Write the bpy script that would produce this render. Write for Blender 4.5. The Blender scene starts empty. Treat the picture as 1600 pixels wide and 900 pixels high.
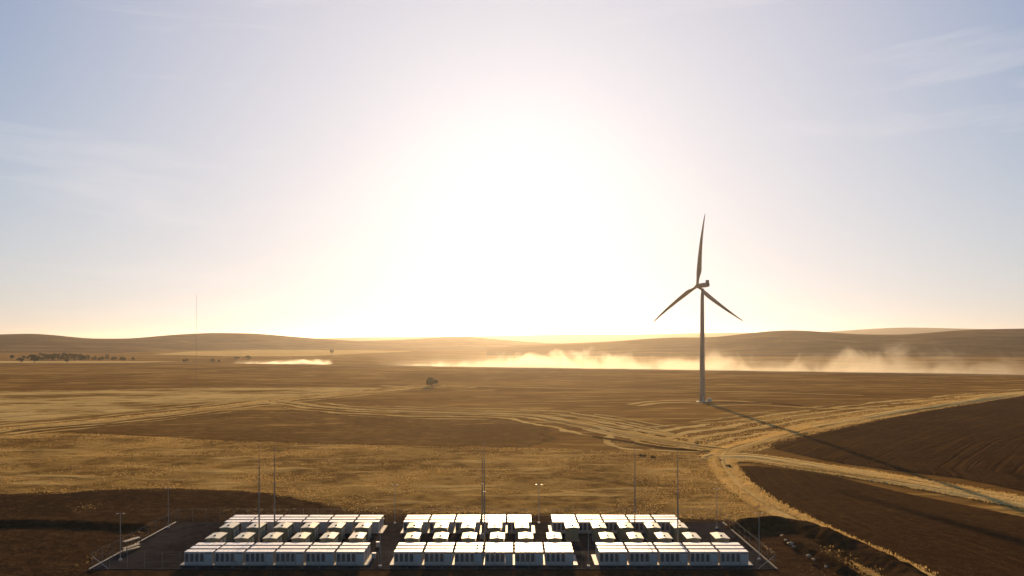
import bpy, bmesh, math, random
import numpy as np
from mathutils import Vector, Matrix

random.seed(7)
rng = np.random.default_rng(7)
R = math.radians

# ------------------------------------------------------------------ camera
CAM_H = 38.0                 # metres above the pad
FPX = 1067.0                 # focal length in photo pixels (1600 wide)
HY = 530.0                   # horizon row in the photo
scene = bpy.context.scene
col = scene.collection
cam_d = bpy.data.cameras.new("camera")
cam_d.sensor_width = 36.0
cam_d.lens = 36.0 * FPX / 1600.0
cam_d.shift_y = -(450.0 - HY) / 1600.0
cam_d.clip_start = 0.5
cam_d.clip_end = 90000.0
cam = bpy.data.objects.new("camera", cam_d)
cam.location = (0, 0, CAM_H)
cam.rotation_euler = (R(90), 0, 0)
col.objects.link(cam)
scene.camera = cam

# ------------------------------------------------------------------ sun, sky, exposure
SUN_EL = R(12.0)
SUN_AZ = R(0.6)              # to the right of +Y
sun_dir = Vector((math.sin(SUN_AZ) * math.cos(SUN_EL), math.cos(SUN_AZ) * math.cos(SUN_EL), math.sin(SUN_EL)))
sun_d = bpy.data.lights.new("sun", 'SUN')
sun_d.energy = 5.0
sun_d.angle = R(0.55)
sun_d.color = (1.0, 0.70, 0.37)
sun = bpy.data.objects.new("sun", sun_d)
sun.rotation_euler = (-sun_dir).to_track_quat('-Z', 'Y').to_euler()
sun.location = (0, 200, 300)
col.objects.link(sun)

world = bpy.data.worlds.new("World")
scene.world = world
world.use_nodes = True
wn, wl = world.node_tree.nodes, world.node_tree.links
wn.clear()
w_out = wn.new('ShaderNodeOutputWorld')
w_bg = wn.new('ShaderNodeBackground')
sky = wn.new('ShaderNodeTexSky')
sky.sky_type = 'NISHITA'
sky.sun_disc = False
sky.sun_elevation = SUN_EL
sky.sun_rotation = SUN_AZ
sky.altitude = 400
sky.air_density = 1.0
sky.dust_density = 0.25
sky.ozone_density = 1.6
SKY_STRENGTH = 0.11
w_bg.inputs['Strength'].default_value = SKY_STRENGTH


def wmath(op, a, b=None, clamp=False):
    n = wn.new('ShaderNodeMath'); n.operation = op; n.use_clamp = clamp
    for i, v in enumerate((a, b)):
        if v is None: continue
        if isinstance(v, (int, float)): n.inputs[i].default_value = v
        else: wl.new(v, n.inputs[i])
    return n.outputs[0]


tc = wn.new('ShaderNodeTexCoord')
dot = wn.new('ShaderNodeVectorMath'); dot.operation = 'DOT_PRODUCT'
wl.new(tc.outputs['Generated'], dot.inputs[0]); dot.inputs[1].default_value = sun_dir
ang = wmath('ARCCOSINE', wmath('MINIMUM', dot.outputs['Value'], 0.999999))
# aureole of the dusty air round the sun
AUR = [(8.4, 0.57, (1.0, 0.84, 0.82))]
CORE = [(0.9, 0.24, (0.5, 0.8, 1.0))]
acc = None
for amp, wdt, c in AUR:
    e = wmath('MULTIPLY', wmath('POWER', 2.718282, wmath('MULTIPLY', wmath('POWER', wmath('DIVIDE', ang, wdt), 2.1), -1.0)), amp)
    s = wn.new('ShaderNodeVectorMath'); s.operation = 'SCALE'
    s.inputs[0].default_value = c; wl.new(e, s.inputs['Scale'])
    if acc is None: acc = s.outputs[0]
    else:
        a = wn.new('ShaderNodeVectorMath'); a.operation = 'ADD'
        wl.new(acc, a.inputs[0]); wl.new(s.outputs[0], a.inputs[1]); acc = a.outputs[0]
# thin cirrus: long fibres in a few drawn-out sheets
CIR_OFF = (0.0, 0.0, 0.0)
mp = wn.new('ShaderNodeMapping'); mp.inputs['Scale'].default_value = (-1.0, 1.0, 7.0); mp.inputs['Rotation'].default_value = (0, R(7), 0); mp.inputs['Location'].default_value = CIR_OFF
wl.new(tc.outputs['Generated'], mp.inputs[0])
nz = wn.new('ShaderNodeTexNoise'); nz.inputs['Scale'].default_value = 3.0; nz.inputs['Detail'].default_value = 9; nz.inputs['Roughness'].default_value = 0.6
nz.inputs['Distortion'].default_value = 0.5
wl.new(mp.outputs[0], nz.inputs['Vector'])
nz2 = wn.new('ShaderNodeTexNoise'); nz2.inputs['Scale'].default_value = 1.1; nz2.inputs['Detail'].default_value = 2
wl.new(mp.outputs[0], nz2.inputs['Vector'])
csum = wmath('ADD', wmath('MULTIPLY', nz.outputs['Fac'], 0.55), wmath('MULTIPLY', nz2.outputs['Fac'], 0.45))
cir = wn.new('ShaderNodeMapRange'); cir.inputs['From Min'].default_value = 0.55; cir.inputs['From Max'].default_value = 0.68
cir.inputs['To Max'].default_value = 1.7
wl.new(csum, cir.inputs['Value'])
cs = wn.new('ShaderNodeVectorMath'); cs.operation = 'SCALE'; cs.inputs[0].default_value = (1.0, 0.92, 0.9)
wl.new(cir.outputs[0], cs.inputs['Scale'])
a2 = wn.new('ShaderNodeVectorMath'); a2.operation = 'ADD'
wl.new(acc, a2.inputs[0]); wl.new(cs.outputs[0], a2.inputs[1])
AURS = wn.new('ShaderNodeVectorMath'); AURS.operation = 'SCALE'; AURS.inputs['Scale'].default_value = 1.0
wl.new(a2.outputs[0], AURS.inputs[0])
hs = wn.new('ShaderNodeHueSaturation'); # the low, dusty air scatters without colour, the upper sky stays blue
sz = wn.new('ShaderNodeSeparateXYZ'); wl.new(tc.outputs['Generated'], sz.inputs[0])
zs = wn.new('ShaderNodeMapRange'); zs.interpolation_type = 'SMOOTHSTEP'
zs.inputs['From Min'].default_value = 0.0; zs.inputs['From Max'].default_value = 0.4; zs.inputs['To Min'].default_value = 0.95; zs.inputs['To Max'].default_value = 1.6
wl.new(sz.outputs[2], zs.inputs['Value']); wl.new(zs.outputs[0], hs.inputs['Saturation'])
wl.new(sky.outputs[0], hs.inputs['Color'])
tint = wn.new('ShaderNodeVectorMath'); tint.operation = 'MULTIPLY'; tint.inputs[1].default_value = (0.66, 0.70, 0.86)
wl.new(hs.outputs[0], tint.inputs[0])
a3 = wn.new('ShaderNodeVectorMath'); a3.operation = 'ADD'
wl.new(tint.outputs[0], a3.inputs[0]); wl.new(AURS.outputs[0], a3.inputs[1])
# dense dusty air: brightness saturates towards the sun (c' = m (1 - exp(-c / m)) per channel)
SAT = (5.3, 4.95, 4.85)
sx = wn.new('ShaderNodeSeparateXYZ'); wl.new(a3.outputs[0], sx.inputs[0])
cx3 = wn.new('ShaderNodeCombineXYZ')
for i in range(3):
    ex = wmath('POWER', 2.718282, wmath('MULTIPLY', sx.outputs[i], -1.0 / SAT[i]))
    wl.new(wmath('MULTIPLY', wmath('SUBTRACT', 1.0, ex), SAT[i]), cx3.inputs[i])
sky_sum = cx3.outputs[0]
for amp, wdt, c in CORE:
    e = wmath('MULTIPLY', wmath('POWER', 2.718282, wmath('MULTIPLY', wmath('POWER', wmath('DIVIDE', ang, wdt), 1.6), -1.0)), amp)
    s = wn.new('ShaderNodeVectorMath'); s.operation = 'SCALE'; s.inputs[0].default_value = c; wl.new(e, s.inputs['Scale'])
    a = wn.new('ShaderNodeVectorMath'); a.operation = 'ADD'
    wl.new(sky_sum, a.inputs[0]); wl.new(s.outputs[0], a.inputs[1]); sky_sum = a.outputs[0]
wl.new(sky_sum, w_bg.inputs['Color'])
wl.new(w_bg.outputs[0], w_out.inputs['Surface'])

vs = scene.view_settings
vs.view_transform = 'Standard'
vs.look = 'None'
vs.exposure = 0.65
vs.gamma = 1.0
vs.use_curve_mapping = False
scene.cycles.use_denoising = True
scene.cycles.max_bounces = 6
scene.cycles.transparent_max_bounces = 12
scene.cycles.volume_bounces = 0
scene.cycles.sample_clamp_indirect = 6.0

# ------------------------------------------------------------------ helpers


def P(px, py, z=0.0):
    """world point at height z that the photo shows at (px, py) (photo pixels)"""
    d = (CAM_H - z) * FPX / (py - HY)
    return ((px - 800.0) * d / FPX, d, z)


def tag(o, label=None, cat=None, group=None, kind=None):
    if label: o["label"] = label
    if cat: o["category"] = cat
    if group: o["group"] = group
    if kind: o["kind"] = kind
    return o


def empty(name, loc=(0, 0, 0), rz=0.0):
    o = bpy.data.objects.new(name, None)
    o.location = loc; o.rotation_euler = (0, 0, rz)
    o.empty_display_size = 0.5
    col.objects.link(o)
    return o


def link(name, me, mat=None, parent=None, loc=(0, 0, 0)):
    o = bpy.data.objects.new(name, me)
    if mat is not None and not me.materials: me.materials.append(mat)
    o.parent = parent; o.location = loc
    col.objects.link(o)
    return o


def copy_tree(o, parent=None):
    c = o.copy(); c.parent = parent
    col.objects.link(c)
    for ch in list(o.children): copy_tree(ch, c)
    return c


def mesh_np(name, verts, faces, smooth=False, attrs=None):
    """fast mesh; faces (n,3) or (n,4) int array"""
    verts = np.asarray(verts, np.float32); faces = np.asarray(faces, np.int32)
    me = bpy.data.meshes.new(name)
    k = faces.shape[1]
    me.vertices.add(len(verts)); me.vertices.foreach_set("co", verts.ravel())
    me.loops.add(faces.size); me.loops.foreach_set("vertex_index", faces.ravel())
    me.polygons.add(len(faces)); me.polygons.foreach_set("loop_start", np.arange(0, faces.size, k, dtype=np.int32))
    me.update(calc_edges=True)
    if smooth: me.polygons.foreach_set("use_smooth", np.ones(len(faces), bool))
    for n, v in (attrs or {}).items():
        at = me.attributes.new(n, 'FLOAT', 'POINT'); at.data.foreach_set("value", np.asarray(v, np.float32).ravel())
    return me


class MB:
    """collects boxes / tubes / prisms and makes one mesh"""
    def __init__(self): self.v, self.f = [], []

    def add(self, vs_, fs_):
        b = len(self.v); self.v += [tuple(v) for v in vs_]; self.f += [tuple(i + b for i in f) for f in fs_]
        return self

    def box(self, x0, x1, y0, y1, z0, z1):
        return self.add([(x0, y0, z0), (x1, y0, z0), (x1, y1, z0), (x0, y1, z0), (x0, y0, z1), (x1, y0, z1), (x1, y1, z1), (x0, y1, z1)],
                        [(0, 3, 2, 1), (4, 5, 6, 7), (0, 1, 5, 4), (1, 2, 6, 5), (2, 3, 7, 6), (3, 0, 4, 7)])

    def tube(self, p0, p1, r0, r1=None, n=8, caps=True):
        r1 = r0 if r1 is None else r1
        p0, p1 = Vector(p0), Vector(p1); d = (p1 - p0).normalized()
        a = d.orthogonal().normalized(); b = d.cross(a)
        vs_ = []
        for p, r in ((p0, r0), (p1, r1)):
            for i in range(n):
                t = 2 * math.pi * i / n
                vs_.append(p + a * (r * math.cos(t)) + b * (r * math.sin(t)))
        fs_ = [(i, (i + 1) % n, n + (i + 1) % n, n + i) for i in range(n)]
        if caps: fs_ += [tuple(range(n - 1, -1, -1)), tuple(range(n, 2 * n))]
        return self.add(vs_, fs_)

    def mesh(self, name, smooth=False, bevel=0.0):
        me = bpy.data.meshes.new(name)
        me.from_pydata(self.v, [], self.f); me.update()
        if bevel:
            bm = bmesh.new(); bm.from_mesh(me)
            bmesh.ops.bevel(bm, geom=bm.edges[:], offset=bevel, segments=1, affect='EDGES', clamp_overlap=True)
            bm.to_mesh(me); bm.free()
        if smooth:
            for p in me.polygons: p.use_smooth = True
        return me

    def build(self, name, mat, parent=None, loc=(0, 0, 0), smooth=False, bevel=0.0):
        return link(name, self.mesh(name, smooth, bevel), mat, parent, loc)


# value noise for geometry
def _hash(ix, iy, s):
    n = (ix.astype(np.int64) * 374761393 + iy.astype(np.int64) * 668265263 + s * 1274126177) & 0x7fffffff
    n = ((n ^ (n >> 13)) * 1274126177) & 0x7fffffff
    return ((n ^ (n >> 16)) & 0xffff) / 65535.0


def vnoise(x, y, s=0):
    x = np.asarray(x, float); y = np.asarray(y, float)
    ix, iy = np.floor(x), np.floor(y); fx, fy = x - ix, y - iy
    fx = fx * fx * (3 - 2 * fx); fy = fy * fy * (3 - 2 * fy)
    a, b = _hash(ix, iy, s), _hash(ix + 1, iy, s)
    c, d = _hash(ix, iy + 1, s), _hash(ix + 1, iy + 1, s)
    return (a * (1 - fx) + b * fx) * (1 - fy) + (c * (1 - fx) + d * fx) * fy


def fbm(x, y, s=0, o=4):
    t, a, n = 0, 0.5, 0
    for i in range(o):
        t = t + a * vnoise(np.asarray(x) * 2 ** i, np.asarray(y) * 2 ** i, s + i); n += a; a *= 0.5
    return t / n


# ------------------------------------------------------------------ materials
def new_mat(name):
    m = bpy.data.materials.new(name); m.use_nodes = True
    nt = m.node_tree
    return m, nt.nodes, nt.links, nt.nodes["Principled BSDF"], nt.nodes["Material Output"]


def simple(name, c, rough=0.5, metal=0.0, var=0.12, scale=2.0, spec=0.5, coat=0.0, bump=0.0):
    """painted / metal / concrete surface with faint procedural wear"""
    m, n, l, b, out = new_mat(name)
    tcn = n.new('ShaderNodeTexCoord')
    nz = n.new('ShaderNodeTexNoise'); nz.inputs['Scale'].default_value = scale; nz.inputs['Detail'].default_value = 5
    oi = n.new('ShaderNodeObjectInfo'); ov = n.new('ShaderNodeVectorMath'); ov.operation = 'ADD'
    cb = n.new('ShaderNodeMath'); cb.operation = 'MULTIPLY'; cb.inputs[1].default_value = 37.0
    l.new(oi.outputs['Random'], cb.inputs[0]); l.new(tcn.outputs['Object'], ov.inputs[0]); l.new(cb.outputs[0], ov.inputs[1])
    l.new(ov.outputs[0], nz.inputs['Vector'])
    mr = n.new('ShaderNodeMapRange'); mr.inputs['From Min'].default_value = 0.3; mr.inputs['From Max'].default_value = 0.7
    mr.inputs['To Min'].default_value = 1 - var; mr.inputs['To Max'].default_value = 1 + var
    l.new(nz.outputs['Fac'], mr.inputs['Value'])
    sc = n.new('ShaderNodeVectorMath'); sc.operation = 'SCALE'; sc.inputs[0].default_value = c
    l.new(mr.outputs[0], sc.inputs['Scale'])
    l.new(sc.outputs[0], b.inputs['Base Color'])
    mr2 = n.new('ShaderNodeMapRange'); mr2.inputs['To Min'].default_value = max(0.02, rough - 0.1); mr2.inputs['To Max'].default_value = min(1, rough + 0.1)
    l.new(nz.outputs['Fac'], mr2.inputs['Value']); l.new(mr2.outputs[0], b.inputs['Roughness'])
    b.inputs['Metallic'].default_value = metal
    b.inputs['Specular IOR Level'].default_value = spec
    b.inputs['Coat Weight'].default_value = coat
    b.inputs['Coat Roughness'].default_value = 0.2
    if bump:
        bp = n.new('ShaderNodeBump'); bp.inputs['Distance'].default_value = bump
        l.new(nz.outputs['Fac'], bp.inputs['Height']); l.new(bp.outputs[0], b.inputs['Normal'])
    return m


def earth(name, cols, patch=0.02, mid=0.25, fine=1.6, bump=0.25, midbump=0.5, edge=None, stripes=None, lines=None, thr=(0.36, 0.64), rough=0.95, aniso=(1, 1, 1), spec=0.0, streak=None):
    """soil / stubble: two colours in patches, a third in fine flecks.
    edge=(amp, scale, soft): ragged border from the 'edge' attribute (metres inside).
    stripes=(per_metre, strength): wheel-line stripes that follow the 'u' attribute"""
    m, n, l, b, out = new_mat(name)

    def nm(op, a, c=None, clamp=False):
        k = n.new('ShaderNodeMath'); k.operation = op; k.use_clamp = clamp
        for i, v in enumerate((a, c)):
            if v is None: continue
            if isinstance(v, (int, float)): k.inputs[i].default_value = v
            else: l.new(v, k.inputs[i])
        return k.outputs[0]
    geo = n.new('ShaderNodeNewGeometry')
    mpn = n.new('ShaderNodeMapping'); mpn.inputs['Scale'].default_value = aniso
    l.new(geo.outputs['Position'], mpn.inputs[0])

    def noise(s, d=5, r=0.55, vec=None, dist=0.0):
        k = n.new('ShaderNodeTexNoise'); k.inputs['Scale'].default_value = s; k.inputs['Detail'].default_value = d
        k.inputs['Roughness'].default_value = r; k.inputs['Distortion'].default_value = dist
        l.new(vec or mpn.outputs[0], k.inputs['Vector'])
        return k.outputs['Fac']
    n1, n2, n3 = noise(patch, 8, 0.62, dist=0.3), noise(mid, 5, 0.6), noise(fine, 4, 0.65)
    mps = n.new('ShaderNodeMapping'); mps.inputs['Scale'].default_value = (0.22, 1.0, 1.0); mps.inputs['Rotation'].default_value = (0, 0, R(-4))
    l.new(geo.outputs['Position'], mps.inputs[0])
    n4 = noise(streak[0] if streak else 0.1, 6, 0.62, mps.outputs[0], 0.5)
    f1 = nm('ADD', nm('MULTIPLY', n1, 0.62), nm('MULTIPLY', n2, 0.38))
    mr = n.new('ShaderNodeMapRange'); mr.interpolation_type = 'SMOOTHSTEP'
    mr.inputs['From Min'].default_value = thr[0]; mr.inputs['From Max'].default_value = thr[1]
    l.new(f1, mr.inputs['Value'])
    mx = n.new('ShaderNodeMix'); mx.data_type = 'RGBA'
    mx.inputs['A'].default_value = (*cols[0], 1); mx.inputs['B'].default_value = (*cols[1], 1)
    l.new(mr.outputs[0], mx.inputs['Factor'])
    c_out = mx.outputs['Result']
    fl = n.new('ShaderNodeMapRange'); fl.inputs['From Min'].default_value = 0.5; fl.inputs['From Max'].default_value = 0.72
    l.new(nm('ADD', nm('MULTIPLY', n3, 0.7), nm('MULTIPLY', n2, 0.3)), fl.inputs['Value'])
    fac = nm('MULTIPLY', fl.outputs[0], 0.75)
    height = nm('ADD', nm('MULTIPLY', n3, bump), nm('MULTIPLY', n2, midbump))
    if streak:
        sk = n.new('ShaderNodeMapRange'); sk.interpolation_type = 'SMOOTHSTEP'
        sk.inputs['From Min'].default_value = streak[1]; sk.inputs['From Max'].default_value = streak[2]
        l.new(nm('ADD', nm('MULTIPLY', n4, 0.8), nm('MULTIPLY', n1, 0.2)), sk.inputs['Value'])
        mx4 = n.new('ShaderNodeMix'); mx4.data_type = 'RGBA'
        l.new(nm('MULTIPLY', sk.outputs[0], streak[3]), mx4.inputs['Factor'])
        l.new(c_out, mx4.inputs['A']); mx4.inputs['B'].default_value = (*streak[4], 1)
        c_out = mx4.outputs['Result']
        height = nm('ADD', height, nm('MULTIPLY', sk.outputs[0], 0.25))
    if stripes:
        at = n.new('ShaderNodeAttribute'); at.attribute_name = 'u'
        av = n.new('ShaderNodeAttribute'); av.attribute_name = 'v'
        cv = n.new('ShaderNodeCombineXYZ')
        wob = nm('MULTIPLY', nm('SUBTRACT', n2, 0.5), 1.2)
        l.new(nm('MULTIPLY', nm('ADD', at.outputs['Fac'], wob), stripes[0]), cv.inputs[0])
        l.new(nm('MULTIPLY', av.outputs['Fac'], 0.012), cv.inputs[1])
        k = noise(1.0, 2.5, 0.5, cv.outputs[0])
        st = n.new('ShaderNodeMapRange'); st.interpolation_type = 'SMOOTHSTEP'
        st.inputs['From Min'].default_value = 0.5; st.inputs['From Max'].default_value = 0.62
        l.new(k, st.inputs['Value'])
        mx3 = n.new('ShaderNodeMix'); mx3.data_type = 'RGBA'
        l.new(nm('MULTIPLY', st.outputs[0], stripes[1]), mx3.inputs['Factor'])
        l.new(c_out, mx3.inputs['A']); mx3.inputs['B'].default_value = (*stripes[2], 1)
        c_out = mx3.outputs['Result']
        height = nm('SUBTRACT', height, nm('MULTIPLY', st.outputs[0], 0.3))
    mx2 = n.new('ShaderNodeMix'); mx2.data_type = 'RGBA'
    l.new(c_out, mx2.inputs['A']); mx2.inputs['B'].default_value = (*cols[2], 1)
    l.new(fac, mx2.inputs['Factor'])
    l.new(mx2.outputs['Result'], b.inputs['Base Color'])
    b.inputs['Roughness'].default_value = rough
    b.inputs['Specular IOR Level'].default_value = spec
    bp = n.new('ShaderNodeBump'); bp.inputs['Distance'].default_value = 1.0; bp.inputs['Strength'].default_value = 0.9
    l.new(height, bp.inputs['Height']); l.new(bp.outputs[0], b.inputs['Normal'])
    line_a = None
    if lines:                                   # only the straw lines are opaque, one every lines[0] metres
        au = n.new('ShaderNodeAttribute'); au.attribute_name = 'u'; av = n.new('ShaderNodeAttribute'); av.attribute_name = 'v'
        wob = nm('MULTIPLY', nm('SUBTRACT', noise(0.03, 3, 0.5, geo.outputs['Position']), 0.5), lines[0] * 1.4)
        sn = nm('SINE', nm('MULTIPLY', nm('ADD', au.outputs['Fac'], wob), 6.2832 / lines[0]))
        brk = noise(lines[2], 4, 0.6, mps.outputs[0])
        la = n.new('ShaderNodeMapRange'); la.interpolation_type = 'SMOOTHSTEP'
        la.inputs['From Min'].default_value = lines[1] - 0.22; la.inputs['From Max'].default_value = lines[1] + 0.22
        l.new(nm('ADD', sn, nm('MULTIPLY', nm('SUBTRACT', brk, 0.5), 4.0)), la.inputs['Value'])
        line_a = la.outputs[0]
    if edge:
        ae = n.new('ShaderNodeAttribute'); ae.attribute_name = 'edge'
        ne = noise(edge[1], 6, 0.65, geo.outputs['Position'])
        a = nm('ADD', ae.outputs['Fac'], nm('MULTIPLY', nm('SUBTRACT', ne, 0.5), edge[0] * 2))
        me_ = n.new('ShaderNodeMapRange'); me_.interpolation_type = 'SMOOTHSTEP'
        me_.inputs['From Min'].default_value = -edge[2]; me_.inputs['From Max'].default_value = edge[2]
        l.new(a, me_.inputs['Value'])
        tr = n.new('ShaderNodeBsdfTransparent'); ms = n.new('ShaderNodeMixShader')
        l.new(nm('MULTIPLY', me_.outputs[0], line_a) if line_a is not None else me_.outputs[0], ms.inputs[0]); l.new(tr.outputs[0], ms.inputs[1]); l.new(b.outputs[0], ms.inputs[2])
        l.new(ms.outputs[0], out.inputs['Surface'])
    return m


def leafy(name, c1, c2, trans=0.45):
    m, n, l, b, out = new_mat(name)
    at = n.new('ShaderNodeAttribute'); at.attribute_name = 'tone'
    mx = n.new('ShaderNodeMix'); mx.data_type = 'RGBA'
    mx.inputs['A'].default_value = (*c1, 1); mx.inputs['B'].default_value = (*c2, 1)
    l.new(at.outputs['Fac'], mx.inputs['Factor'])
    d = n.new('ShaderNodeBsdfDiffuse'); t = n.new('ShaderNodeBsdfTranslucent'); s = n.new('ShaderNodeMixShader')
    l.new(mx.outputs['Result'], d.inputs[0]); l.new(mx.outputs['Result'], t.inputs[0])
    s.inputs[0].default_value = trans
    l.new(d.outputs[0], s.inputs[1]); l.new(t.outputs[0], s.inputs[2]); l.new(s.outputs[0], out.inputs['Surface'])
    n.remove(b)
    return m


STRAW = (0.48, 0.29, 0.085); STRAW_D = (0.23, 0.125, 0.036); STRAW_L = (0.66, 0.45, 0.165)
SOIL = (0.075, 0.036, 0.014); SOIL_R = (0.10, 0.042, 0.015); SOIL_D = (0.036, 0.018, 0.008)
M = {}
M['ground'] = earth('plain_stubble', [(0.17, 0.086, 0.024), (0.27, 0.145, 0.042), (0.26, 0.145, 0.042)], patch=0.008, mid=0.09, fine=0.7, thr=(0.42, 0.60), aniso=(0.5, 1, 1), streak=(0.085, 0.50, 0.63, 0.85, STRAW))
M['near_straw'] = earth('near_straw', [(0.155, 0.088, 0.027), (0.35, 0.215, 0.065), STRAW_D], patch=0.022, mid=0.22, fine=2.0, thr=(0.42, 0.57), edge=(7.0, 0.07, 2.5), bump=0.35, midbump=0.9, streak=(0.16, 0.50, 0.66, 0.7, STRAW_L))
M['brown_band'] = earth('brown_band', [(0.14, 0.074, 0.023), (0.22, 0.122, 0.038), (0.36, 0.22, 0.075)], patch=0.02, mid=0.2, fine=1.4, thr=(0.42, 0.64), edge=(14.0, 0.045, 2.5), streak=(0.14, 0.56, 0.66, 0.8, STRAW))
M['pale_patch'] = earth('pale_patch', [(0.20, 0.108, 0.03), STRAW_L, STRAW_D], patch=0.018, mid=0.16, fine=1.2, thr=(0.42, 0.6), edge=(14.0, 0.03, 3.0), aniso=(0.45, 1, 1), streak=(0.09, 0.46, 0.60, 0.8, STRAW_L))
M['ploughed'] = earth('ploughed_soil', [(0.044, 0.0235, 0.011), (0.070, 0.037, 0.0155), (0.135, 0.075, 0.030)], patch=0.03, mid=0.5, fine=2.5, edge=(1.2, 0.4, 0.4), bump=0.3, midbump=0.3, stripes=(0.55, 0.55, (0.085, 0.042, 0.016)), streak=(0.06, 0.5, 0.7, 0.5, (0.085, 0.042, 0.016)))
M['bare_soil'] = earth('bare_soil', [(0.034, 0.0205, 0.0115), (0.064, 0.036, 0.0175), (0.115, 0.068, 0.032)], patch=0.035, mid=0.4, fine=1.8, edge=(6.0, 0.10, 3.0), bump=0.3, midbump=0.8)
M['track'] = earth('straw_track', [(0.58, 0.38, 0.13), (0.74, 0.52, 0.20), STRAW_D], patch=0.05, mid=0.4, fine=1.8, thr=(0.35, 0.6), edge=(1.0, 0.5, 0.4), stripes=(0.42, 0.85, (0.14, 0.075, 0.025)), bump=0.25, midbump=0.3)
M['track_far'] = earth('straw_track_far', [STRAW, STRAW_L, STRAW_D], patch=0.03, mid=0.25, fine=1.2, thr=(0.35, 0.6), edge=(2.0, 0.2, 0.8), stripes=(0.22, 0.95, (0.13, 0.068, 0.022)), bump=0.25, midbump=0.3)
M['windrow'] = earth('windrow_lines', [STRAW, STRAW_L, STRAW_D], patch=0.03, mid=0.25, fine=1.2, thr=(0.35, 0.6), edge=(6.0, 0.06, 3.0), lines=(10.0, 0.45, 0.07), bump=0.25, midbump=0.3)
M['thin_track'] = earth('thin_track', [STRAW, STRAW_L, STRAW_D], patch=0.03, mid=0.25, fine=1.2, edge=(0.9, 0.12, 0.5))
M['ditch'] = earth('ditch', [SOIL_D, SOIL, STRAW_D], patch=0.05, mid=0.4, fine=1.5, edge=(0.9, 0.2, 0.4))
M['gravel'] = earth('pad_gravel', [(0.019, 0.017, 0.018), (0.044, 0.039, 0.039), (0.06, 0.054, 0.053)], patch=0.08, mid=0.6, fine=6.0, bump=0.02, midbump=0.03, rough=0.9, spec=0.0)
M['hill'] = earth('hill_stubble', [(0.075, 0.04, 0.015), (0.14, 0.077, 0.028), (0.19, 0.108, 0.04)], patch=0.0035, mid=0.02, fine=0.12, thr=(0.44, 0.58), aniso=(0.5, 1, 1), bump=0.8, midbump=3.0, streak=(0.012, 0.52, 0.64, 0.7, (0.26, 0.15, 0.05)))
M['far_hill'] = earth('far_hill', [(0.11, 0.075, 0.04), (0.16, 0.11, 0.055), (0.2, 0.14, 0.07)], patch=0.001, mid=0.01, fine=0.05, bump=1.0, midbump=5.0)
M['pale_field'] = earth('pale_field', [STRAW, STRAW_L, STRAW_D], patch=0.006, mid=0.03, fine=0.2, thr=(0.3, 0.6), edge=(18.0, 0.01, 8.0), aniso=(0.5, 1, 1))
M['road'] = earth('dirt_road', [(0.30, 0.21, 0.11), (0.40, 0.29, 0.16), STRAW_D], patch=0.02, mid=0.2, fine=1.0, edge=(0.8, 0.1, 0.5))
M['bank'] = earth('spoil_bank', [(0.03, 0.0175, 0.009), (0.062, 0.034, 0.016), (0.10, 0.06, 0.028)], patch=0.1, mid=0.6, fine=2.5, bump=0.25, midbump=0.5)
M['grass'] = leafy('dry_grass_blades', (0.31, 0.19, 0.064), (0.60, 0.42, 0.175), 0.58)
M['grass_pale'] = leafy('pale_dry_grass_blades', (0.40, 0.26, 0.092), (0.66, 0.47, 0.20), 0.6)
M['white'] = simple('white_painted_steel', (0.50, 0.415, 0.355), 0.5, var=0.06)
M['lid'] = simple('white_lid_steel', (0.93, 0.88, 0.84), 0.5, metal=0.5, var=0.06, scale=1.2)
M['grille'] = simple('dark_grille', (0.085, 0.080, 0.082), 0.55, var=0.2, scale=8)
M['panel'] = simple('pale_blue_grey_panel', (0.44, 0.43, 0.41), 0.5, var=0.06)
M['dark'] = simple('dark_steel', (0.03, 0.03, 0.032), 0.5)
M['kiosk'] = simple('kiosk_beige_green', (0.21, 0.185, 0.105), 0.5, var=0.08)
M['kiosk_roof'] = simple('kiosk_roof_cream', (0.70, 0.65, 0.52), 0.5, metal=0.5, var=0.06)
M['concrete'] = simple('pale_concrete', (0.38, 0.34, 0.29), 0.6, var=0.18, scale=1.5, bump=0.01)
M['kerb_dark'] = simple('dark_concrete', (0.16, 0.135, 0.11), 0.8, var=0.2, scale=1.5, bump=0.01)  # darker concrete tone for the right kerb
M['galv'] = simple('galvanised_steel', (0.36, 0.34, 0.31), 0.5, metal=0.5, var=0.12)
M['fence'] = simple('dull_fence_steel', (0.20, 0.18, 0.155), 0.7, metal=0.2, var=0.15)
M['mast'] = simple('mast_steel', (0.26, 0.20, 0.15), 0.5, metal=0.2, var=0.1)
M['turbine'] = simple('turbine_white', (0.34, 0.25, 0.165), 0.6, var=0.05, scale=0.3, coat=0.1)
M['bark'] = simple('gum_bark', (0.16, 0.12, 0.085), 0.9, var=0.3)
M['leaf'] = leafy('gum_leaves', (0.035, 0.042, 0.016), (0.085, 0.088, 0.038), 0.25)
M['scrub'] = leafy('dry_scrub', (0.06, 0.042, 0.018), (0.17, 0.11, 0.045), 0.3)
M['rock'] = simple('pale_rock', (0.36, 0.26, 0.16), 0.85, var=0.3, bump=0.05)
M['timber'] = simple('weathered_timber', (0.46, 0.38, 0.27), 0.7, var=0.25)

# ------------------------------------------------------------------ ground overlays


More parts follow.
